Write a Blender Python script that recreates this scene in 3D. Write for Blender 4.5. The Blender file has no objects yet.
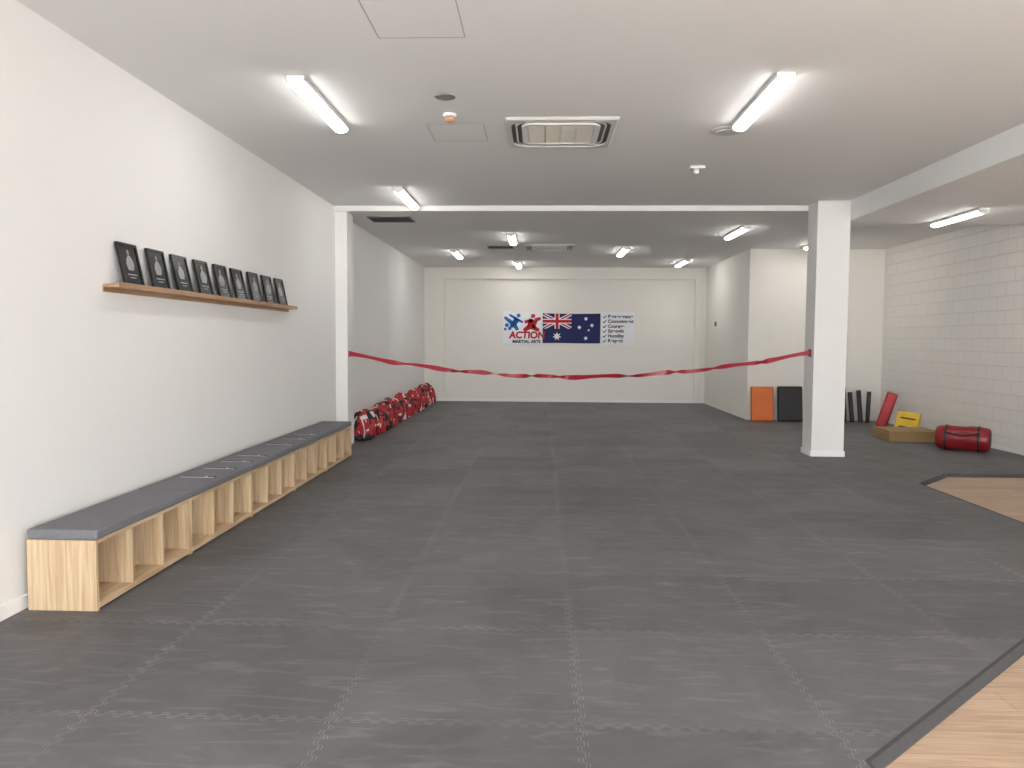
import bpy, bmesh, math, random
from mathutils import Vector, Matrix, noise
random.seed(7)
D=bpy.data; C=bpy.context
col=C.scene.collection

# ---------------------------------------------------------------- materials
def s2l(c):
    c=c/255.0
    return c/12.92 if c<=0.04045 else ((c+0.055)/1.055)**2.4
def rgb(r,g,b): return (s2l(r),s2l(g),s2l(b),1)
def newmat(name):
    m=D.materials.new(name); m.use_nodes=True
    nt=m.node_tree; b=nt.nodes['Principled BSDF']
    return m,nt,b
def N(nt,t,**kw):
    n=nt.nodes.new(t)
    for k,v in kw.items(): setattr(n,k,v)
    return n
def mth(nt,op,a,b=None,c=None):
    n=nt.nodes.new('ShaderNodeMath'); n.operation=op
    for i,v in enumerate((a,b,c)):
        if v is None: continue
        if isinstance(v,(int,float)): n.inputs[i].default_value=v
        else: nt.links.new(v,n.inputs[i])
    return n.outputs[0]
def plain(name,color,rough=0.5,noise=0.06,scale=12,bump=0.0,metal=0.0,spec=0.5):
    m,nt,b=newmat(name)
    tc=N(nt,'ShaderNodeTexCoord'); no=N(nt,'ShaderNodeTexNoise')
    no.inputs['Scale'].default_value=scale; no.inputs['Detail'].default_value=3
    nt.links.new(tc.outputs['Object'],no.inputs['Vector'])
    mx=N(nt,'ShaderNodeMix',data_type='RGBA')
    mx.inputs[6].default_value=tuple(c*(1-noise) for c in color[:3])+(1,)
    mx.inputs[7].default_value=tuple(min(1,c*(1+noise)) for c in color[:3])+(1,)
    nt.links.new(no.outputs['Fac'],mx.inputs[0]); nt.links.new(mx.outputs[2],b.inputs['Base Color'])
    b.inputs['Roughness'].default_value=rough; b.inputs['Metallic'].default_value=metal
    b.inputs['Specular IOR Level'].default_value=spec
    if bump:
        bp=N(nt,'ShaderNodeBump'); bp.inputs['Strength'].default_value=bump; bp.inputs['Distance'].default_value=0.01
        nt.links.new(no.outputs['Fac'],bp.inputs['Height']); nt.links.new(bp.outputs[0],b.inputs['Normal'])
    return m
def emis(name,color,strength):
    m,nt,b=newmat(name)
    b.inputs['Base Color'].default_value=(0.9,0.9,0.9,1)
    b.inputs['Emission Color'].default_value=color
    b.inputs['Emission Strength'].default_value=strength
    return m

M={}
M['wall']=plain('wall_paint',(0.82,0.81,0.79,1),0.6,0.012,3,0.02,spec=0.3)
M['wallback']=plain('wall_paint_cream',(0.83,0.80,0.74,1),0.6,0.012,3,0.02,spec=0.3)
M['ceil']=plain('ceiling_paint',(0.85,0.835,0.82,1),0.8,0.01,2,0.0,spec=0.2)
M['trim']=plain('trim_white',(0.86,0.86,0.85,1),0.4,0.01,4)
M['white']=plain('plastic_white',(0.80,0.80,0.78,1),0.4,0.02)
M['panel']=plain('ac_panel_plastic',(0.66,0.65,0.62,1),0.5,0.02)
M['cream']=plain('grille_cream',(0.74,0.70,0.60,1),0.5,0.03)
M['dark']=plain('dark_slot',(0.02,0.02,0.022,1),0.5,0.1)
M['slot']=plain('slot_grey',(0.09,0.08,0.07,1),0.5,0.1)
M['joint']=plain('panel_joint_grey',(0.48,0.47,0.46,1),0.7,0.03)
M['grey']=plain('grey_plastic',(0.25,0.25,0.25,1),0.5,0.05)
M['brass']=plain('sensor_tan',(0.55,0.30,0.15,1),0.4,0.05)
M['black']=plain('black_vinyl',(0.012,0.012,0.014,1),0.45,0.2,20,0.1)
M['blackframe']=plain('black_frame',(0.008,0.008,0.009,1),0.3,0.1)
M['photo']=plain('photo_dark',(0.014,0.016,0.018,1),0.25,0.6,14)
M['photofig']=plain('photo_figure',(0.30,0.31,0.32,1),0.4,0.4,40)
M['skin']=plain('photo_skin',(0.3,0.18,0.13,1),0.4,0.1,40)
M['red']=plain('red_vinyl',(0.48,0.012,0.018,1),0.4,0.2,10,0.3)
M['darkred']=plain('dark_red_vinyl',(0.24,0.008,0.014,1),0.35,0.25,8,0.5)
M['redtape']=plain('red_tape',(0.36,0.006,0.022,1),0.3,0.25,6)
M['orange']=plain('orange_vinyl',(0.70,0.15,0.015,1),0.4,0.1,8,0.2)
M['yellow']=plain('yellow_vinyl',(0.75,0.5,0.03,1),0.4,0.1,8,0.1)
M['tan']=plain('tan_board',(0.33,0.21,0.09,1),0.6,0.25,25,0.2)
M['cushion']=plain('cushion_grey',(0.19,0.19,0.205,1),0.95,0.3,160,0.4,spec=0.15)
M['paper']=plain('paper_white',(0.75,0.75,0.75,1),0.4,0.03)
M['beltw']=plain('belt_light_grey',(0.50,0.50,0.50,1),0.6,0.05)
M['cloth']=plain('banner_white',(0.86,0.87,0.90,1),0.7,0.02)
M['navy']=plain('flag_navy',(0.006,0.012,0.10,1),0.7,0.1)
M['flagred']=plain('flag_red',(0.5,0.008,0.02,1),0.7,0.05)
M['blue']=plain('logo_blue',(0.02,0.16,0.5,1),0.7,0.05)
M['ink']=plain('ink_black',(0.02,0.02,0.03,1),0.7,0.05)
M['alu']=plain('window_frame_dark',(0.08,0.08,0.08,1),0.4,0.05)
M['rubber']=plain('mat_edge_rubber',(0.055,0.055,0.057,1),0.75,0.2,30,0.1)
M['pave']=plain('pavement',(0.58,0.56,0.54,1),0.9,0.12,3)
M['led']=emis('led_diffuser',(1,0.985,0.96,1),24.0)

def oak(name,c1,c2,axis):
    m,nt,b=newmat(name)
    g=N(nt,'ShaderNodeNewGeometry'); mp=N(nt,'ShaderNodeMapping')
    sc=[45,45,45]; sc[axis]=2.2
    mp.inputs['Scale'].default_value=sc
    no=N(nt,'ShaderNodeTexNoise'); no.inputs['Scale'].default_value=1; no.inputs['Detail'].default_value=6; no.inputs['Distortion'].default_value=0.4
    nt.links.new(g.outputs['Position'],mp.inputs['Vector']); nt.links.new(mp.outputs[0],no.inputs['Vector'])
    cr=N(nt,'ShaderNodeValToRGB'); cr.color_ramp.elements[0].position=0.33; cr.color_ramp.elements[1].position=0.66
    cr.color_ramp.elements[0].color=c1; cr.color_ramp.elements[1].color=c2
    nt.links.new(no.outputs['Fac'],cr.inputs[0]); nt.links.new(cr.outputs[0],b.inputs['Base Color'])
    b.inputs['Roughness'].default_value=0.5
    return m
M['oakz']=oak('oak_laminate_z',rgb(184,154,118),rgb(216,192,158),2)
M['oaky']=oak('oak_laminate_y',rgb(184,154,118),rgb(216,192,158),1)
M['ledge']=oak('ledge_wood',rgb(156,120,88),rgb(192,156,122),1)

def plank():
    m,nt,b=newmat('timber_planks')
    g=N(nt,'ShaderNodeNewGeometry')
    br=N(nt,'ShaderNodeTexBrick'); br.offset=0.37; br.squash=1
    br.inputs['Scale'].default_value=1; br.inputs['Brick Width'].default_value=1.25; br.inputs['Row Height'].default_value=0.18
    br.inputs['Mortar Size'].default_value=0.0014; br.inputs['Mortar Smooth'].default_value=0.3
    br.inputs['Color1'].default_value=rgb(202,177,153); br.inputs['Color2'].default_value=rgb(188,162,138); br.inputs['Mortar'].default_value=rgb(135,108,86)
    nt.links.new(g.outputs['Position'],br.inputs['Vector'])
    mp=N(nt,'ShaderNodeMapping'); mp.inputs['Scale'].default_value=(3,50,1)
    no=N(nt,'ShaderNodeTexNoise'); no.inputs['Scale'].default_value=1; no.inputs['Detail'].default_value=6; no.inputs['Distortion'].default_value=0.6
    nt.links.new(g.outputs['Position'],mp.inputs['Vector']); nt.links.new(mp.outputs[0],no.inputs['Vector'])
    cr=N(nt,'ShaderNodeValToRGB'); cr.color_ramp.elements[0].position=0.3; cr.color_ramp.elements[1].position=0.7
    cr.color_ramp.elements[0].color=(0.70,0.65,0.60,1); cr.color_ramp.elements[1].color=(1,1,1,1)
    nt.links.new(no.outputs['Fac'],cr.inputs[0])
    mx=N(nt,'ShaderNodeMix',data_type='RGBA',blend_type='MULTIPLY'); mx.inputs[0].default_value=1
    nt.links.new(br.outputs['Color'],mx.inputs[6]); nt.links.new(cr.outputs[0],mx.inputs[7])
    nt.links.new(mx.outputs[2],b.inputs['Base Color']); b.inputs['Roughness'].default_value=0.5
    return m
M['plank']=plank()

def matmat():
    m,nt,b=newmat('jigsaw_mat_foam')
    g=N(nt,'ShaderNodeNewGeometry'); sp=N(nt,'ShaderNodeSeparateXYZ'); nt.links.new(g.outputs['Position'],sp.inputs[0])
    X,Y=sp.outputs[0],sp.outputs[1]
    def tri(v):
        w=mth(nt,'SINE',mth(nt,'MULTIPLY',v,2*math.pi/0.075))
        return mth(nt,'MULTIPLY',mth(nt,'MINIMUM',mth(nt,'MAXIMUM',mth(nt,'MULTIPLY',w,1.8),-1.0),1.0),0.013)
    x2=mth(nt,'ADD',mth(nt,'SUBTRACT',X,0.17),tri(Y)); y2=mth(nt,'ADD',mth(nt,'ADD',Y,0.03),tri(X))
    def dist(v): return mth(nt,'ABSOLUTE',mth(nt,'SUBTRACT',mth(nt,'FRACT',mth(nt,'ADD',v,20.5)),0.5))
    d=mth(nt,'MINIMUM',dist(x2),dist(y2))
    seam=mth(nt,'LESS_THAN',d,0.0034)
    edge=mth(nt,'LESS_THAN',mth(nt,'ABSOLUTE',mth(nt,'SUBTRACT',d,0.0064)),0.003)
    cb=N(nt,'ShaderNodeCombineXYZ'); nt.links.new(mth(nt,'FLOOR',mth(nt,'ADD',x2,20)),cb.inputs[0]); nt.links.new(mth(nt,'FLOOR',mth(nt,'ADD',y2,20)),cb.inputs[1])
    wn=N(nt,'ShaderNodeTexWhiteNoise',noise_dimensions='2D'); nt.links.new(cb.outputs[0],wn.inputs['Vector'])
    sv=N(nt,'ShaderNodeTexNoise'); sv.inputs['Scale'].default_value=0.9; nt.links.new(g.outputs['Position'],sv.inputs['Vector'])
    vis=mth(nt,'MULTIPLY',mth(nt,'SUBTRACT',sv.outputs['Fac'],0.36),3.4)
    vis=mth(nt,'MINIMUM',mth(nt,'MAXIMUM',vis,0.22),1.0)
    no=N(nt,'ShaderNodeTexNoise'); no.inputs['Scale'].default_value=1.3; no.inputs['Detail'].default_value=8; no.inputs['Roughness'].default_value=0.7; no.inputs['Distortion'].default_value=0.8
    nt.links.new(g.outputs['Position'],no.inputs['Vector'])
    mp=N(nt,'ShaderNodeMapping'); mp.inputs['Scale'].default_value=(2.5,14,1); mp.inputs['Rotation'].default_value=(0,0,0.35)
    no2=N(nt,'ShaderNodeTexNoise'); no2.inputs['Scale'].default_value=1; no2.inputs['Detail'].default_value=7; no2.inputs['Distortion'].default_value=1.3
    nt.links.new(g.outputs['Position'],mp.inputs['Vector']); nt.links.new(mp.outputs[0],no2.inputs['Vector'])
    s=mth(nt,'MULTIPLY',mth(nt,'SUBTRACT',no.outputs['Fac'],0.5),1.3)
    s2=mth(nt,'MULTIPLY',mth(nt,'MAXIMUM',mth(nt,'SUBTRACT',no2.outputs['Fac'],0.54),0.0),2.6)
    t=mth(nt,'MULTIPLY',mth(nt,'SUBTRACT',wn.outputs['Value'],0.5),0.26)
    k=mth(nt,'ADD',1.0,mth(nt,'ADD',mth(nt,'ADD',s,s2),t))
    k=mth(nt,'ADD',k,mth(nt,'MULTIPLY',mth(nt,'MULTIPLY',edge,vis),1.25))
    k=mth(nt,'SUBTRACT',k,mth(nt,'MULTIPLY',mth(nt,'MULTIPLY',seam,vis),0.5))
    vm=N(nt,'ShaderNodeVectorMath',operation='SCALE'); vm.inputs[0].default_value=(0.105,0.104,0.108); nt.links.new(k,vm.inputs['Scale'])
    nt.links.new(vm.outputs[0],b.inputs['Base Color'])
    b.inputs['Roughness'].default_value=0.55; b.inputs['Specular IOR Level'].default_value=0.45
    fn=N(nt,'ShaderNodeTexNoise'); fn.inputs['Scale'].default_value=150; nt.links.new(g.outputs['Position'],fn.inputs['Vector'])
    bp=N(nt,'ShaderNodeBump'); bp.inputs['Strength'].default_value=0.25; bp.inputs['Distance'].default_value=0.004
    nt.links.new(mth(nt,'SUBTRACT',fn.outputs['Fac'],mth(nt,'MULTIPLY',seam,1.0)),bp.inputs['Height']); nt.links.new(bp.outputs[0],b.inputs['Normal'])
    return m
M['mat']=matmat()

def blockwall():
    m,nt,b=newmat('painted_block_wall')
    g=N(nt,'ShaderNodeNewGeometry'); sp=N(nt,'ShaderNodeSeparateXYZ'); nt.links.new(g.outputs['Position'],sp.inputs[0])
    cb=N(nt,'ShaderNodeCombineXYZ'); nt.links.new(sp.outputs[1],cb.inputs[0]); nt.links.new(sp.outputs[2],cb.inputs[1])
    br=N(nt,'ShaderNodeTexBrick'); br.inputs['Scale'].default_value=1; br.inputs['Brick Width'].default_value=0.4; br.inputs['Row Height'].default_value=0.2
    br.inputs['Mortar Size'].default_value=0.006; br.inputs['Mortar Smooth'].default_value=0.6
    br.inputs['Color1'].default_value=(0.82,0.79,0.74,1); br.inputs['Color2'].default_value=(0.80,0.77,0.72,1); br.inputs['Mortar'].default_value=(0.69,0.66,0.61,1)
    nt.links.new(cb.outputs[0],br.inputs['Vector']); nt.links.new(br.outputs['Color'],b.inputs['Base Color'])
    bp=N(nt,'ShaderNodeBump'); bp.invert=True; bp.inputs['Strength'].default_value=0.6; bp.inputs['Distance'].default_value=0.01
    nt.links.new(br.outputs['Fac'],bp.inputs['Height']); nt.links.new(bp.outputs[0],b.inputs['Normal']); b.inputs['Roughness'].default_value=0.6
    return m
M['block']=blockwall()

# ---------------------------------------------------------------- geometry helpers
def grp(name,loc=(0,0,0),rot=(0,0,0)):
    e=D.objects.new(name,None); e.empty_display_size=0.1; e.location=loc; e.rotation_euler=rot; col.objects.link(e); return e
def mk(name,bm,mats,parent=None,smooth=False):
    me=D.meshes.new(name); bmesh.ops.recalc_face_normals(bm,faces=bm.faces[:]); bm.to_mesh(me); bm.free()
    for m in (mats if isinstance(mats,(list,tuple)) else [mats]): me.materials.append(m)
    if smooth:
        for p in me.polygons: p.use_smooth=True
    o=D.objects.new(name,me); col.objects.link(o)
    if parent: o.parent=parent
    return o
def addbox(bm,x0,x1,y0,y1,z0,z1,mi=0,bev=0):
    r=bmesh.ops.create_cube(bm,size=1)
    vs=r['verts']
    for v in vs: v.co=Vector(((x0+x1)/2+v.co.x*(x1-x0),(y0+y1)/2+v.co.y*(y1-y0),(z0+z1)/2+v.co.z*(z1-z0)))
    fs=set(f for v in vs for f in v.link_faces)
    for f in fs: f.material_index=mi
    if bev:
        es=list(set(e for v in vs for e in v.link_edges))
        rr=bmesh.ops.bevel(bm,geom=es,offset=bev,segments=2,affect='EDGES',profile=0.5)
        for f in rr['faces']: f.material_index=mi
def box(name,x0,x1,y0,y1,z0,z1,mat,parent=None,bev=0):
    bm=bmesh.new(); addbox(bm,x0,x1,y0,y1,z0,z1,0,bev); return mk(name,bm,mat,parent)
def extr(bm,pts,z0,z1,mi=0,plane='xy'):
    def P(a,b,c):
        return {'xy':(a,b,c),'xz':(a,c,b)}[plane]
    lo=[bm.verts.new(P(a,b,z0)) for a,b in pts]; hi=[bm.verts.new(P(a,b,z1)) for a,b in pts]
    fs=[bm.faces.new(lo[::-1]),bm.faces.new(hi)]
    n=len(pts)
    for i in range(n): fs.append(bm.faces.new((lo[i],lo[(i+1)%n],hi[(i+1)%n],hi[i])))
    for f in fs: f.material_index=mi
def rrect(w,h,r,n=5):
    p=[]
    for cx,cy,a0 in ((w/2-r,h/2-r,0),(-w/2+r,h/2-r,90),(-w/2+r,-h/2+r,180),(w/2-r,-h/2+r,270)):
        for i in range(n+1):
            a=math.radians(a0+90*i/n); p.append((cx+r*math.cos(a),cy+r*math.sin(a)))
    return p
def ring(bm,outer,inner,z0,z1,mi=0):
    n=len(outer)
    V=[[bm.verts.new((a,b,z)) for a,b in q] for q,z in ((outer,z0),(inner,z0),(inner,z1),(outer,z1))]
    for i in range(n):
        j=(i+1)%n
        for a in range(4):
            f=bm.faces.new((V[a][i],V[a][j],V[(a+1)%4][j],V[(a+1)%4][i])); f.material_index=mi
def lathe(bm,prof,n=28,mi=0,cx=0,cy=0):
    rows=[]
    for r,z in prof:
        rows.append([bm.verts.new((cx+r*math.cos(2*math.pi*i/n),cy+r*math.sin(2*math.pi*i/n),z)) for i in range(n)])
    for a in range(len(rows)-1):
        for i in range(n):
            f=bm.faces.new((rows[a][i],rows[a][(i+1)%n],rows[a+1][(i+1)%n],rows[a+1][i])); f.material_index=mi
    for rw in (rows[0],rows[-1]):
        f=bm.faces.new(rw); f.material_index=mi
def tube(bm,pts,r,n=8,mi=0):
    prev=None
    P=[Vector(p) for p in pts]
    for i,p in enumerate(P):
        t=(P[min(i+1,len(P)-1)]-P[max(i-1,0)]).normalized()
        a=t.cross(Vector((0,0,1)));
        if a.length<1e-3: a=t.cross(Vector((0,1,0)))
        a.normalize(); b=t.cross(a)
        row=[bm.verts.new(p+r*(math.cos(2*math.pi*k/n)*a+math.sin(2*math.pi*k/n)*b)) for k in range(n)]
        if prev:
            for k in range(n):
                f=bm.faces.new((prev[k],prev[(k+1)%n],row[(k+1)%n],row[k])); f.material_index=mi
        else: bm.faces.new(row).material_index=mi
        prev=row
    bm.faces.new(prev).material_index=mi

# ---------------------------------------------------------------- room
XL=-2.91; XR=6.6; YF=-2.6; YB=19.0; ZC=3.385; ZB=3.32; ZR=3.13; YS=10.75; YA=15.1; XA=4.03; ZT=-0.03
bm=bmesh.new()
extr(bm,[(XL-0.2,YF-0.2),(XR+0.2,YF-0.2),(XR+0.2,YA+0.2),(XA+0.2,YA+0.2),(XA+0.2,YB+0.3),(XL-0.2,YB+0.3)],-0.2,ZT)
mk('floor',bm,M['plank'])
matpoly=[(1.21,YF+0.01),(1.21,2.76),(4.12,5.46),(4.12,8.40),(4.72,9.04),(XR-0.02,9.04)]
bm=bmesh.new()
extr(bm,matpoly+[(XR,YA),(XA,YA),(XA,YB),(XL,YB),(XL,YF)],ZT,0.0)
mk('jigsaw_mat_floor',bm,M['mat'])
def offset(poly,d):
    out=[]
    for i,p in enumerate(poly):
        p=Vector(p); ns=[]
        if i>0: t=(p-Vector(poly[i-1])).normalized(); ns.append(Vector((t.y,-t.x)))
        if i<len(poly)-1: t=(Vector(poly[i+1])-p).normalized(); ns.append(Vector((t.y,-t.x)))
        n=sum(ns,Vector((0,0))).normalized(); c=n.dot(ns[0])
        out.append(p+n*d/max(c,0.5))
    return out
bm=bmesh.new()
A=offset(matpoly,-0.012); B=offset(matpoly,0.006); Cc=offset(matpoly,0.034)
rows=[[bm.verts.new((q.x,q.y,z)) for q in L] for L,z in ((A,0.001),(A,0.002),(B,0.002),(Cc,-0.022),(Cc,ZT),(A,ZT))]
for a in range(len(rows)-1):
    for i in range(len(matpoly)-1):
        bm.faces.new((rows[a][i],rows[a][i+1],rows[a+1][i+1],rows[a+1][i]))
mk('mat_edge_ramp',bm,M['rubber'])

box('wall_left',XL-0.2,XL,YF-0.2,YB+0.3,-0.2,3.7,M['wall'])
box('wall_right',XR,XR+0.2,YF-0.2,YA+0.2,-0.2,3.7,M['block'])
box('wall_alcove_back',XA,XR,YA,YA+0.2,-0.03,3.7,M['wallback'])
box('wall_alcove_side',XA,XA+0.2,YA+0.2,YB+0.3,-0.03,3.7,M['wallback'])
bm=bmesh.new()
addbox(bm,XL,XA,YB+0.12,YB+0.3,-0.03,3.7)
addbox(bm,XL,XL+0.50,YB,YB+0.12,-0.03,3.7)
addbox(bm,XA-0.26,XA,YB,YB+0.12,-0.03,3.7)
addbox(bm,XL+0.50,XA-0.26,YB,YB+0.12,3.04,3.7)
mk('wall_back',bm,M['wallback'])
bm=bmesh.new()
addbox(bm,XL,XR,YF-0.2,YF,3.05,3.7); addbox(bm,XL,XR,YF-0.2,YF,-0.03,0.04)
addbox(bm,XL,XL+0.12,YF-0.2,YF,0.04,3.05); addbox(bm,XR-0.12,XR,YF-0.2,YF,0.04,3.05)
mk('wall_front',bm,M['wall'])
bm=bmesh.new()
xs=[XL+0.12+ i*(XR-XL-0.24)/4 for i in range(5)]
for x in xs: addbox(bm,x-0.03,x+0.03,YF-0.14,YF-0.06,0.04,3.05)
for z in (0.07,3.02): addbox(bm,xs[0],xs[-1],YF-0.13,YF-0.07,z-0.03,z+0.03)
mk('window_1',bm,M['alu'])
box('ceiling',XL,4.08,YF,YS,ZC,3.7,M['ceil'])
box('ceiling_right',4.08,XR,YF,YS,ZR,3.7,M['ceil'])
bm=bmesh.new(); addbox(bm,XL,XR,YS,YA,ZB,3.7); addbox(bm,XL,XA,YA,YB,ZB,3.7)
mk('ceiling_back',bm,M['ceil'])
box('trim_1',XL,4.08,YS-0.05,YS+0.01,ZB-0.006,ZC,M['wall'])
box('trim_2',4.05,4.08,YF,YS-0.05,ZR-0.003,ZC,M['trim'])
box('baseboard_left',XL,XL+0.014,YF,YB,0,0.075,M['trim'])
box('baseboard_back',XL+0.014,XA-0.014,YB-0.014,YB,0,0.07,M['trim'])
box('baseboard_alcove_side',XA-0.014,XA,YA-0.014,YB,0,0.07,M['trim'])
box('baseboard_alcove_back',XA,XR-0.014,YA-0.014,YA,0,0.07,M['trim'])
box('baseboard_right',XR-0.014,XR,YF,YA,ZT,0.05,M['trim'])

def column(name,x0,x1,y0,y1,top):
    g=grp(name,((x0+x1)/2,(y0+y1)/2,0)); hx=(x1-x0)/2; hy=(y1-y0)/2
    box('shaft',-hx,hx,-hy,hy,0,top,M['wall'],g,0.006)
    bm=bmesh.new(); e=0.012
    addbox(bm,-hx-e,hx+e,-hy-e,-hy,0,0.075); addbox(bm,-hx-e,hx+e,hy,hy+e,0,0.075)
    addbox(bm,-hx-e,-hx,-hy,hy,0,0.075); addbox(bm,hx,hx+e,-hy,hy,0,0.075)
    mk('skirting',bm,M['trim'],g); return g
column('structural_column',3.62,4.05,10.32,10.68,ZC)
g=grp('wall_column',(XL,YS,0))
box('shaft',0.0,0.17,0,0.35,0,ZB,M['wall'],g,0.006)
box('skirting',0.0,0.182,-0.012,0.0,0,0.075,M['trim'],g)

# ---------------------------------------------------------------- battens
def batten(x,y0,y1,z):
    z-=0.002
    g=grp('led_batten_light',(x,(y0+y1)/2,z)); L=(y1-y0)/2
    n=12
    def half(w,d,base,ya,yb):
        bm=bmesh.new()
        prof=[(w*math.cos(math.pi*i/n),base-d*math.sin(math.pi*i/n)) for i in range(n+1)]
        a=[bm.verts.new((p,ya,q)) for p,q in prof]; b=[bm.verts.new((p,yb,q)) for p,q in prof]
        for i in range(n): bm.faces.new((a[i],a[i+1],b[i+1],b[i]))
        bm.faces.new((a[0],b[0],b[-1],a[-1])); bm.faces.new(a); bm.faces.new(b[::-1])
        return bm
    box('housing',-0.064,0.064,-L,L,-0.036,0,M['white'],g,0.004)
    mk('diffuser',half(0.061,0.034,-0.036,-L+0.02,L-0.02),M['led'],g)
    mk('end_cap_1',half(0.063,0.037,-0.035,-L,-L+0.02),M['white'],g)
    mk('end_cap_2',half(0.063,0.037,-0.035,L-0.02,L),M['white'],g)
for x,y0,y1,z in ((-1.75,5.44,6.70,ZC),(1.67,5.44,6.70,ZC),(-1.76,9.35,10.62,ZC),
    (3.15,12.0,13.25,ZB),(-0.52,12.8,14.05,ZB),(-1.75,15.2,16.45,ZB),(-0.55,17.4,18.65,ZB),(1.60,14.7,15.95,ZB),(3.17,16.9,18.15,ZB),(4.95,13.4,14.65,ZB),(5.22,9.35,10.5,ZR),
    (-1.71,0.4,1.67,ZC),(1.69,0.4,1.67,ZC)):
    batten(x,y0,y1,z)

def cassette(x,y,z):
    g=grp('ceiling_cassette_air_conditioner',(x,y,z))
    bm=bmesh.new()
    # sloped-edge outer panel
    o1=rrect(0.97,0.97,0.03); o2=rrect(0.93,0.93,0.03); i1=rrect(0.86,0.86,0.16)
    rws=[[bm.verts.new((a,b,zz)) for a,b in q] for q,zz in ((o1,0),(o1,-0.005),(o2,-0.022),(i1,-0.022),(i1,0))]
    k=len(o1)
    for a in range(4):
        for i in range(k): bm.faces.new((rws[a][i],rws[a][(i+1)%k],rws[a+1][(i+1)%k],rws[a+1][i]))
    mk('panel',bm,M['panel'],g)
    bm=bmesh.new(); ring(bm,rrect(0.86,0.86,0.16),rrect(0.66,0.66,0.10),-0.006,0); mk('air_slots',bm,M['slot'],g)
    bm=bmesh.new(); ring(bm,rrect(0.785,0.785,0.13),rrect(0.755,0.755,0.12),-0.018,-0.006); mk('louvres',bm,M['panel'],g)
    bm=bmesh.new(); ring(bm,rrect(0.68,0.68,0.10),rrect(0.58,0.58,0.03),-0.024,0); mk('grille_frame',bm,M['white'],g)
    bm=bmesh.new(); addbox(bm,-0.29,0.29,-0.29,0.29,-0.016,0)
    for i in range(15):
        a=-0.252+i*0.036; addbox(bm,-0.28,0.28,a-0.014,a+0.014,-0.021,-0.016)
    for a in (-0.135,0,0.135): addbox(bm,a-0.006,a+0.006,-0.28,0.28,-0.023,-0.016)
    mk('intake_grille',bm,M['cream'],g)
cassette(0.155,6.97,ZC); cassette(0.14,14.9,ZB)

def vent(x,y,w,d,z):
    g=grp('ceiling_air_vent',(x,y,z))
    bm=bmesh.new(); ring(bm,rrect(w,d,0.01,2),rrect(w-0.04,d-0.04,0.008,2),-0.012,0); mk('frame',bm,M['grey'],g)
    bm=bmesh.new(); addbox(bm,-w/2+0.02,w/2-0.02,-d/2+0.02,d/2-0.02,-0.003,0)
    k=int((d-0.06)/0.04)
    for i in range(k):
        a=-d/2+0.04+i*0.04; addbox(bm,-w/2+0.02,w/2-0.02,a-0.006,a+0.006,-0.014,-0.003)
    mk('slats',bm,M['dark'],g)
vent(-2.25,11.45,0.64,0.5,ZB); vent(-0.80,14.85,0.5,0.4,ZB)
def access(x,y,w,d):
    g=grp('ceiling_access_panel',(x,y,ZC))
    bm=bmesh.new(); ring(bm,rrect(w,d,0.004,1),rrect(w-0.014,d-0.014,0.003,1),-0.002,0); mk('frame_joint',bm,M['joint'],g)
    box('door',-w/2+0.009,w/2-0.009,-d/2+0.009,d/2-0.009,-0.0015,0,M['ceil'],g)
access(-0.75,4.53,0.54,0.54); access(-0.76,6.97,0.5,0.55)
g=grp('smoke_detector',(-0.75,5.93,ZC)); bm=bmesh.new(); lathe(bm,[(0.08,0),(0.08,-0.008),(0.065,-0.014),(0.001,-0.014)]); mk('disc',bm,M['grey'],g,)
g=grp('motion_sensor',(-0.77,6.40,ZC)); bm=bmesh.new(); lathe(bm,[(0.055,0),(0.055,-0.022),(0.04,-0.028),(0.001,-0.028)]); mk('base',bm,M['white'],g)
bm=bmesh.new(); lathe(bm,[(0.042,-0.028),(0.044,-0.04),(0.035,-0.058),(0.02,-0.066),(0.001,-0.068)]); mk('lens',bm,M['brass'],g,True)
g=grp('round_ceiling_diffuser',(1.62,6.93,ZC)); bm=bmesh.new(); lathe(bm,[(0.15,0),(0.15,-0.006),(0.13,-0.012),(0.105,-0.008),(0.09,-0.008),(0.085,-0.018),(0.001,-0.018)]); mk('disc',bm,M['panel'],g)
g=grp('emergency_light',(1.64,8.35,ZC)); box('base',-0.08,0.08,-0.08,0.08,-0.03,0,M['white'],g,0.008)
bm=bmesh.new(); lathe(bm,[(0.035,-0.03),(0.035,-0.06),(0.02,-0.075),(0.001,-0.077)]); mk('lens',bm,M['white'],g,True)

# ---------------------------------------------------------------- bench
BX0=XL+0.045; BX1=-2.47; Y0=4.11; U=1.15
def bench(i):
    W=U-0.004; g=grp('cubby_storage_bench',(BX0,Y0+i*U,0)); dx=BX1-BX0; t=0.022; H=0.40
    bm=bmesh.new(); addbox(bm,0,dx,0,t,0,H); addbox(bm,0,dx,W-t,W,0,H); mk('side_panels',bm,M['oakz'],g)
    bm=bmesh.new(); addbox(bm,0,dx,t,W-t,0.012,0.042); addbox(bm,0,dx-0.001,t,W-t,H-t,H); addbox(bm,0,0.012,t,W-t,0.042,H-t); mk('top_bottom_back_panels',bm,M['oaky'],g)
    bm=bmesh.new()
    for k in (1,2): 
        c=t+(W-2*t)*k/3; addbox(bm,0.012,dx-0.002,c-0.011,c+0.011,0.042,H-t)
    mk('dividers',bm,M['oakz'],g)
    box('seat_cushion',0,dx+0.006,0.003,W-0.003,H,H+0.058,M['cushion'],g,0.012)
for i in range(5): bench(i)
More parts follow.
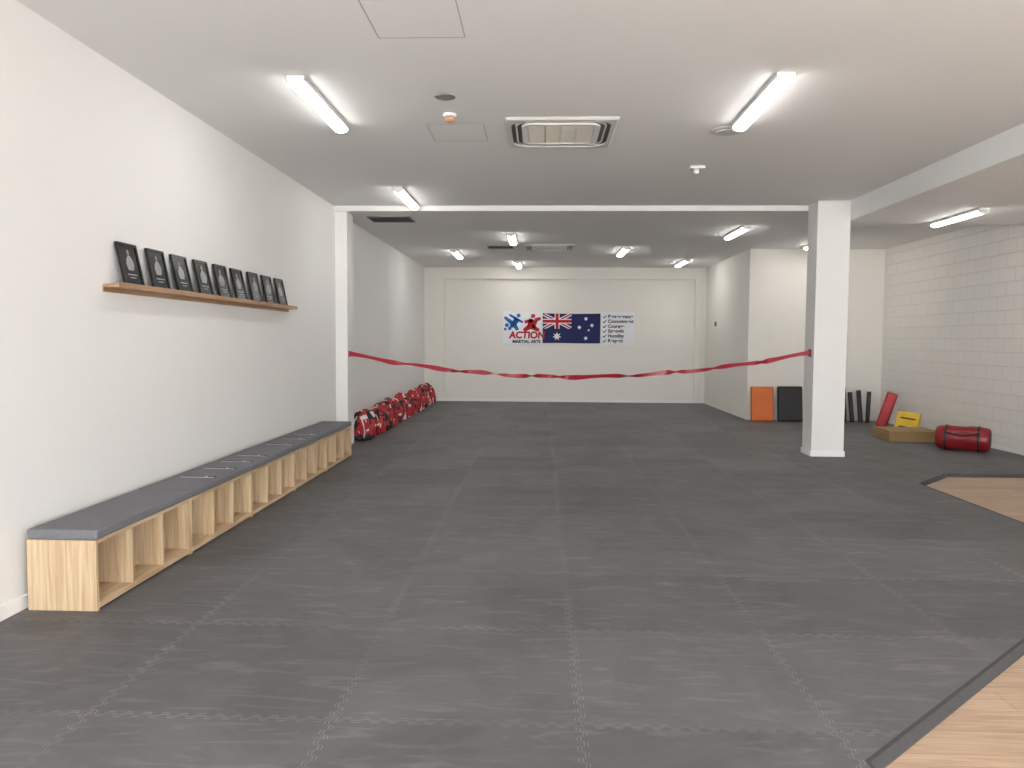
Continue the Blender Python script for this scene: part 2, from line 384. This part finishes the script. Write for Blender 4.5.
for i,y in enumerate((5.75,6.15,6.5,6.85,7.6,8.05,8.45)):
    g=grp('folded_belt',(-2.64,y,0.458),(0,0,random.uniform(-0.12,0.12)))
    bm=bmesh.new()
    addbox(bm,-0.13,0.13,-0.004,0.004,0,0.004,0,0.001)
    addbox(bm,-0.12,0.14,0.008,0.034,0,0.005,1,0.002)
    addbox(bm,0.06,0.075,-0.005,0.02,0.005,0.008,0,0.001)
    mk('cloth_strip',bm,[M['beltw'],M['ink']],g)

# ---------------------------------------------------------------- picture ledge + frames
g=grp('picture_ledge',(XL,4.99,1.865))
bm=bmesh.new(); addbox(bm,0,0.115,0,3.72,0,0.02,0,0.002); addbox(bm,0.103,0.115,0,3.72,0.0202,0.034,0,0.001); addbox(bm,0,0.012,0,3.72,-0.03,-0.0002,0,0.001)
mk('shelf',bm,M['ledge'],g)
for i in range(9):
    a=math.radians(12+random.uniform(-1,1))
    g=grp('framed_photo',(XL+0.085,5.25+i*0.385,1.889),(0,0,0))
    g.rotation_euler=(Matrix.Rotation(math.pi/2,3,'Z')@Matrix.Rotation(-a,3,'X')).to_euler()
    w,h=0.25,0.30
    bm=bmesh.new()
    addbox(bm,-w/2,w/2,0.004,0.014,0,h)
    for (x0,x1,z0,z1) in ((-w/2,-w/2+0.016,0,h),(w/2-0.016,w/2,0,h),(-w/2+0.016,w/2-0.016,0,0.016),(-w/2+0.016,w/2-0.016,h-0.016,h)): addbox(bm,x0,x1,-0.006,0.004,z0,z1)
    mk('frame',bm,M['blackframe'],g)
    bm=bmesh.new(); addbox(bm,-w/2+0.016,w/2-0.016,0.001,0.004,0.016,h-0.016); mk('print',bm,M['photo'],g)
    s=random.uniform(0.8,1.0); ox=random.uniform(-0.02,0.02)
    bm=bmesh.new()
    body=[(-0.045,0.11),(-0.06,0.15),(-0.05,0.18),(-0.025,0.205),(-0.012,0.215),(0.012,0.215),(0.03,0.205),(0.055,0.18),(0.06,0.15),(0.04,0.11)]
    extr(bm,[(ox+x*s,z) for x,z in body],0.0,0.001,0,'xz')
    extr(bm,[(ox+0.02*s*math.cos(k*0.628),0.235+0.025*s*math.sin(k*0.628)) for k in range(10)],0.0,0.001,1,'xz')
    extr(bm,[(-0.06,0.075),(0.06,0.075),(0.06,0.084),(-0.06,0.084)],0.0,0.001,0,'xz')
    extr(bm,[(-0.04,0.055),(0.04,0.055),(0.04,0.061),(-0.04,0.061)],0.0,0.001,0,'xz')
    mk('portrait',bm,[M['photofig'],M['skin']],g)

# ---------------------------------------------------------------- barrier tape
g=grp('red_barrier_tape',(0,0,0))
bm=bmesh.new(); prev=None; n=260
x0,x1=XL+0.17,3.62
for i in range(n+1):
    t=i/n; x=x0+(x1-x0)*t; y=10.80+(10.45-10.80)*t
    z0,z1=1.325,1.385
    z=z0+(z1-z0)*t-0.33*4*t*(1-t)
    tw=0.25*math.sin(t*9)
    for c,wd,am in ((0.13,0.02,0.9),(0.25,0.015,-1.2),(0.33,0.02,1.3),(0.41,0.012,-1.2),(0.47,0.015,1.3),(0.62,0.02,-1.1),(0.72,0.014,1.2),(0.8,0.02,1.0),(0.9,0.012,-1.1)): tw+=am*math.exp(-((t-c)/wd)**2)
    w=0.036*(1-0.35*abs(math.sin(t*31)))
    d=Vector((0,math.sin(tw)*w,math.cos(tw)*w)); p=Vector((x,y,z+0.008*math.sin(t*47)))
    r=(bm.verts.new(p-d),bm.verts.new(p+d))
    if prev: bm.faces.new((prev[0],r[0],r[1],prev[1]))
    prev=r
o=mk('tape',bm,M['redtape'],g); so=o.modifiers.new('s','SOLIDIFY'); so.thickness=0.002
bm=bmesh.new(); addbox(bm,3.605,3.619,10.41,10.49,1.33,1.43); addbox(bm,x0+0.001,x0+0.012,10.78,10.86,1.28,1.36)
mk('tape_ends',bm,M['redtape'],g)

# ---------------------------------------------------------------- banners on back wall
YW=YB+0.12
def cloth(name,x0,x1,z0,z1,mat,parent,sag=0.02):
    bm=bmesh.new(); n=24; R=[]
    for j in (0,1):
        R.append([bm.verts.new((x0+(x1-x0)*i/n,YW-0.012,(z1-sag*math.sin(math.pi*i/n)) if j else z0+sag*0.3*math.sin(2*math.pi*i/n))) for i in range(n+1)])
    for i in range(n): bm.faces.new((R[0][i],R[0][i+1],R[1][i+1],R[1][i]))
    o=mk(name,bm,mat,parent); m=o.modifiers.new('s','SOLIDIFY'); m.thickness=0.004; m.offset=0; return o
def text(name,s,x,z,size,mat,parent,y=YW-0.018,shear=0,bold=0.0):
    c=D.curves.new(name,'FONT'); c.body=s; c.size=size; c.shear=shear; c.offset=bold; c.extrude=0.0008
    c.materials.append(mat); o=D.objects.new(name,c); o.location=(x,y,z); o.rotation_euler=(math.pi/2,0,0); col.objects.link(o); o.parent=parent; return o
g=grp('club_logo_banner',(-0.04,0,0))
cloth('cloth',-0.93,0.06,1.42,2.26,M['cloth'],g,0.03)
bm=bmesh.new()
def limb(bm,x0,z0,x1,z1,w0,w1,mi):
    d=Vector((x1-x0,z1-z0)).normalized(); p=Vector((-d.y,d.x))
    a=Vector((x0,z0)); b=Vector((x1,z1))
    extr(bm,[tuple(a-p*w0),tuple(b-p*w1),tuple(b+p*w1),tuple(a+p*w0)],YW-0.019,YW-0.016,mi,'xz')
def disc(bm,x,z,r,mi): extr(bm,[(x+r*math.cos(k*0.5236),z+r*math.sin(k*0.5236)) for k in range(12)],YW-0.019,YW-0.016,mi,'xz')
limb(bm,-0.66,1.92,-0.56,2.06,0.06,0.075,0); disc(bm,-0.53,2.14,0.05,0); limb(bm,-0.66,1.93,-0.88,2.10,0.06,0.03,0); limb(bm,-0.65,1.93,-0.55,1.78,0.06,0.035,0); limb(bm,-0.57,2.05,-0.76,2.16,0.035,0.025,0); limb(bm,-0.56,2.04,-0.42,1.97,0.035,0.025,0)
disc(bm,-0.82,1.90,0.05,0); disc(bm,-0.86,1.80,0.035,0); disc(bm,-0.75,1.82,0.045,0); disc(bm,-0.70,1.88,0.05,0)
limb(bm,-0.22,1.85,-0.16,2.04,0.10,0.11,1); disc(bm,-0.17,2.13,0.055,1); limb(bm,-0.18,2.02,-0.38,1.98,0.05,0.035,1); limb(bm,-0.12,2.02,0.02,2.08,0.05,0.035,1); limb(bm,-0.24,1.87,-0.40,1.77,0.07,0.04,1); limb(bm,-0.2,1.87,-0.02,1.77,0.07,0.04,1)
mk('figures',bm,[M['blue'],M['flagred']],g)
text('logo_text','ACTION',-0.76,1.58,0.23,M['flagred'],g,bold=0.010,shear=0.1)
text('logo_subtext','MARTIAL ARTS',-0.68,1.46,0.105,M['ink'],g,bold=0.005)

g=grp('national_flag',(-0.04,0,0))
fx,fz,fw,fh=0.07,1.46,1.43,0.74
cloth('cloth',fx,fx+fw,fz,fz+fh,M['navy'],g,0.012)
cw,ch=fw/2,fh/2; cz=fz+fh-ch-0.012
def fp(bm,pts,layer,mi): extr(bm,[(fx+a,cz+b) for a,b in pts],YW-0.016-layer*0.002,YW-0.0145-layer*0.002,mi,'xz')
bm=bmesh.new()
a,b=0.085,0.05
fp(bm,[(0,0),(a,0),(cw,ch-b),(cw,ch),(cw-a,ch),(0,b)],0,0); fp(bm,[(0,ch),(a,ch),(cw,b),(cw,0),(cw-a,0),(0,ch-b)],0.2,0)
a,b=0.035,0.02
fp(bm,[(0,0),(a,0),(cw,ch-b),(cw,ch),(cw-a,ch),(0,b)],1.2,1); fp(bm,[(0,ch),(a,ch),(cw,b),(cw,0),(cw-a,0),(0,ch-b)],1.4,1)
k=0.06; fp(bm,[(cw/2-k,0),(cw/2+k,0),(cw/2+k,ch),(cw/2-k,ch)],2.4,0); fp(bm,[(0,ch/2-k),(cw,ch/2-k),(cw,ch/2+k),(0,ch/2+k)],2.6,0)
k=0.036; fp(bm,[(cw/2-k,0),(cw/2+k,0),(cw/2+k,ch),(cw/2-k,ch)],3.6,1); fp(bm,[(0,ch/2-k),(cw,ch/2-k),(cw,ch/2+k),(0,ch/2+k)],3.8,1)
def star(cx,cz2,r,p=7):
    pts=[]
    for i in range(2*p):
        rr=r if i%2==0 else r*0.48; an=math.pi/2+math.pi*i/p; pts.append((cx+rr*math.cos(an),cz2+rr*math.sin(an)))
    extr(bm,pts,YW-0.019,YW-0.0165,0,'xz')
star(fx+cw/2,fz+0.17,0.11); sx=fx+fw*0.75
star(sx,fz+fh*0.82,0.055); star(sx,fz+fh*0.17,0.055); star(sx-0.16,fz+fh*0.53,0.055); star(sx+0.15,fz+fh*0.6,0.055); star(sx+0.07,fz+fh*0.44,0.035,5)
mk('emblem',bm,[M['cloth'],M['flagred']],g)

g=grp('values_banner',(-0.04,0,0))
cloth('cloth',1.51,2.34,1.42,2.25,M['cloth'],g,0.02)
for i,s in enumerate(('Perseverance','Commitment','Courage','Strength','Humility','Respect')):
    text('value_text',s,1.69,2.09-i*0.12,0.115,M['ink'],g,bold=0.0035)
bm=bmesh.new()
for i in range(6): 
    z=2.12-i*0.12; limb(bm,1.57,z+0.0,1.595,z-0.03,0.011,0.011,0); limb(bm,1.595,z-0.03,1.65,z+0.035,0.011,0.008,0)
mk('ticks',bm,[M['ink']],g)

g=grp('wall_switch',(XA,17.9,1.93)); box('plate',-0.02,0,-0.06,0.06,-0.05,0.05,M['black'],g,0.004)
box('rocker',-0.026,-0.02,-0.03,0.03,-0.03,0.03,M['grey'],g,0.002)
g=grp('wall_conduit_pipe',(XA-0.13,YB-0.02,0.07)); bm=bmesh.new(); tube(bm,[(0,0,0),(0,0,1.6),(0,0,3.24)],0.018); 
for z in (0.6,1.6,2.6): addbox(bm,-0.03,0.03,-0.022,0.02,z-0.012,z+0.012)
mk('pipe',bm,M['trim'],g)

# ---------------------------------------------------------------- gear bags
def gearbag(x,y,i):
    rot=random.uniform(-0.35,0.35)
    g=grp('red_gear_bag',(x,y,0),(0,random.uniform(-0.12,-0.03),rot))
    w,d,h=random.uniform(0.27,0.33),random.uniform(0.15,0.20),random.uniform(0.34,0.46)
    bm=bmesh.new(); bmesh.ops.create_cube(bm,size=1); bmesh.ops.subdivide_edges(bm,edges=bm.edges[:],cuts=9,use_grid_fill=True)
    sd=random.uniform(0,10)
    for v in bm.verts:
        c=v.co*2; 
        s=Vector((c.x*math.sqrt(1-c.y**2/3),c.y*math.sqrt(1-c.x**2/3),c.z))
        tp=1-0.45*max(0,(c.z+0.1))**2 - 0.10*max(0,-c.z-0.6)
        nz=noise.noise_vector(Vector((c.x*2.2+sd,c.y*1.6,c.z*3.0)))*0.045
        v.co=Vector((s.x*w/2*tp,s.y*d/2*tp,(s.z+1)/2*h))+nz
        if c.z<-0.99: v.co.z=0
        v.co.z=max(0.0,v.co.z)
    bm.normal_update()
    k=random.choice((0,1,2,3,3))
    for f in bm.faces:
        c=f.calc_center_median(); zz=c.z/h; q=noise.noise(Vector((c.x*9+sd,c.y*9,c.z*7)))
        if k==0 and 0.38<zz<0.48: f.material_index=1
        elif k==1 and abs(c.x)<w*0.10 and zz<0.85: f.material_index=1
        elif k==2 and zz<0.2: f.material_index=2
        elif q>0.40: f.material_index=1
        elif q<-0.30: f.material_index=2
        if k!=2 and 0.72<zz<0.80: f.material_index=2
    o=mk('body',bm,[M['red'],M['paper'],M['black']],g,True); ss=o.modifiers.new('s','SUBSURF'); ss.levels=1; ss.render_levels=1
    bm=bmesh.new(); tube(bm,[(0.07*math.cos(t),0.0,h-0.03+0.07*math.sin(t)) for t in [math.pi*q/10 for q in range(11)]],0.010,6)
    tube(bm,[(-w*0.3,-d*0.46,0.06),(-w*0.32,-d*0.6,h*0.4),(-w*0.2,-d*0.5,h*0.75),(-0.02,-d*0.2,h*0.92)],0.012,6)
    tube(bm,[(w*0.25,-d*0.46,0.04),(w*0.36,-d*0.6,h*0.3),(w*0.28,-d*0.5,h*0.6),(0.02,-d*0.2,h*0.9)],0.012,6)
    mk('straps',bm,M['black'] if i%3 else M['paper'],g,True)
yy=11.45
for i in range(24):
    gearbag(XL+0.20+random.uniform(-0.005,0.03),yy,i); yy+=0.302

# ---------------------------------------------------------------- alcove equipment
def pad(name,x,y,w,h,t,mat,lean=8,yaw=0,strap=None,roll=0,z=0):
    g=grp(name,(x,y,z)); g.rotation_euler=(Matrix.Rotation(math.radians(yaw),3,'Z')@Matrix.Rotation(-math.radians(lean),3,'X')@Matrix.Rotation(math.radians(roll),3,'Y')).to_euler()
    bm=bmesh.new(); addbox(bm,-w/2,w/2,0,t,0,h,0,min(t*0.35,0.03)); mk('cover',bm,mat,g)
    bm=bmesh.new()
    for z in (h*0.3,h*0.68):
        addbox(bm,-w*0.32,w*0.32,-0.008,0.0,z-0.012,z+0.012,0,0.002)
    mk('straps',bm,strap or mat,g)
    bm=bmesh.new(); addbox(bm,-w/2-0.002,w/2+0.002,t*0.45,t*0.55,0.03,h+0.002)
    mk('piping',bm,M['black'],g)
pad('orange_kick_shield',4.27,14.80,0.42,0.67,0.13,M['orange'],7)
pad('black_kick_shield',4.80,14.80,0.46,0.68,0.13,M['black'],7)
pad('black_kick_shield',5.35,14.80,0.40,0.70,0.12,M['black'],7)
pad('black_foam_pad',5.80,14.80,0.12,0.68,0.10,M['black'],8)
pad('black_foam_pad',5.97,14.80,0.08,0.58,0.08,M['black'],8,roll=-3)
pad('black_foam_pad',6.11,14.76,0.08,0.62,0.08,M['black'],8,roll=-2)
pad('black_foam_pad',6.22,14.72,0.07,0.60,0.08,M['black'],8,roll=5)
pad('red_striking_pad',6.12,13.95,0.18,0.66,0.10,M['red'],10,yaw=-15,roll=18)
pad('black_striking_pad',6.31,13.7,0.12,0.34,0.08,M['black'],10,yaw=-15,roll=12)
pad('yellow_focus_pad',6.08,12.95,0.36,0.42,0.10,M['yellow'],28,yaw=-25,strap=M['black'],roll=8)
g=grp('timber_breaking_board_stack',(5.80,12.3,0),(0,0,-0.05))
for i in range(5):
    box('board',-0.40+random.uniform(-.01,.01),0.40+random.uniform(-.01,.01),-0.36,0.36,i*0.032,i*0.032+0.029,M['tan'],g,0.003)
g=grp('red_punching_bag',(6.0,11.05,0.178),(0,0,-0.6))
bm=bmesh.new(); n=32
prof=[(-0.34,0.0),(-0.34,0.11),(-0.33,0.145),(-0.30,0.162)]+[(-0.3+0.06*k,0.170+0.004*math.sin(k)) for k in range(1,10)]+[(0.30,0.162),(0.33,0.145),(0.34,0.11),(0.34,0.0)]
rows=[]
for px,r in prof:
    rw=[]
    for k in range(n):
        rr=max(r,0.001); an=2*math.pi*k/n
        rr*=1+0.06*noise.noise(Vector((px*9,math.cos(an)*1.6,math.sin(an)*1.6)))
        rw.append(bm.verts.new((px,rr*math.cos(an),max(-0.177,rr*math.sin(an)))))
    rows.append(rw)
for a in range(len(rows)-1):
    for k in range(n):
        f=bm.faces.new((rows[a][k],rows[a][(k+1)%n],rows[a+1][(k+1)%n],rows[a+1][k])); f.material_index=1 if a>=len(rows)-3 else 0
mk('body',bm,[M['darkred'],M['black']],g,True)
bm=bmesh.new()
for px in (-0.2,0.2):
    R=[[bm.verts.new((px+dx,rr*math.cos(2*math.pi*k/n),max(-0.1775,rr*math.sin(2*math.pi*k/n)))) for k in range(n)] for dx,rr in ((-0.014,0.168),(-0.014,0.180),(0.014,0.180),(0.014,0.168))]
    for a in range(3):
        for k in range(n): bm.faces.new((R[a][k],R[a][(k+1)%n],R[a+1][(k+1)%n],R[a+1][k]))
tube(bm,[(-0.2,-0.15,0.09),(-0.14,-0.2,0.08),(0,-0.225,0.05),(0.14,-0.2,0.08),(0.2,-0.15,0.09)],0.012,6)
mk('straps',bm,M['black'],g)

# outside
box('pavement_outside',-14,18,-22,YF-0.2,-0.3,-0.1,M['pave'])
w=D.worlds.new('sky'); C.scene.world=w; w.use_nodes=True
bg=w.node_tree.nodes['Background']; bg.inputs[0].default_value=(0.94,0.97,1.0,1); bg.inputs[1].default_value=9.5
sl=D.lights.new('sun','SUN'); sl.energy=46; sl.angle=0.02; sl.color=(1,0.97,0.93)
so=D.objects.new('sun',sl); so.rotation_euler=(math.radians(-22),0,0); so.location=(0,-6,12); col.objects.link(so)

# ---------------------------------------------------------------- camera
cam=D.cameras.new('camera'); co=D.objects.new('camera',cam); col.objects.link(co)
cam.sensor_width=36; cam.lens=765/1024*36; cam.clip_start=0.02
R=Matrix.Rotation(math.radians(2.17),3,'Z')@Matrix.Rotation(math.radians(90-3.29),3,'X')@Matrix.Rotation(math.radians(0.35),3,'Z')
co.matrix_world=Matrix.Translation((0,0,1.53))@R.to_4x4()
C.scene.camera=co
C.scene.view_settings.view_transform='Standard'
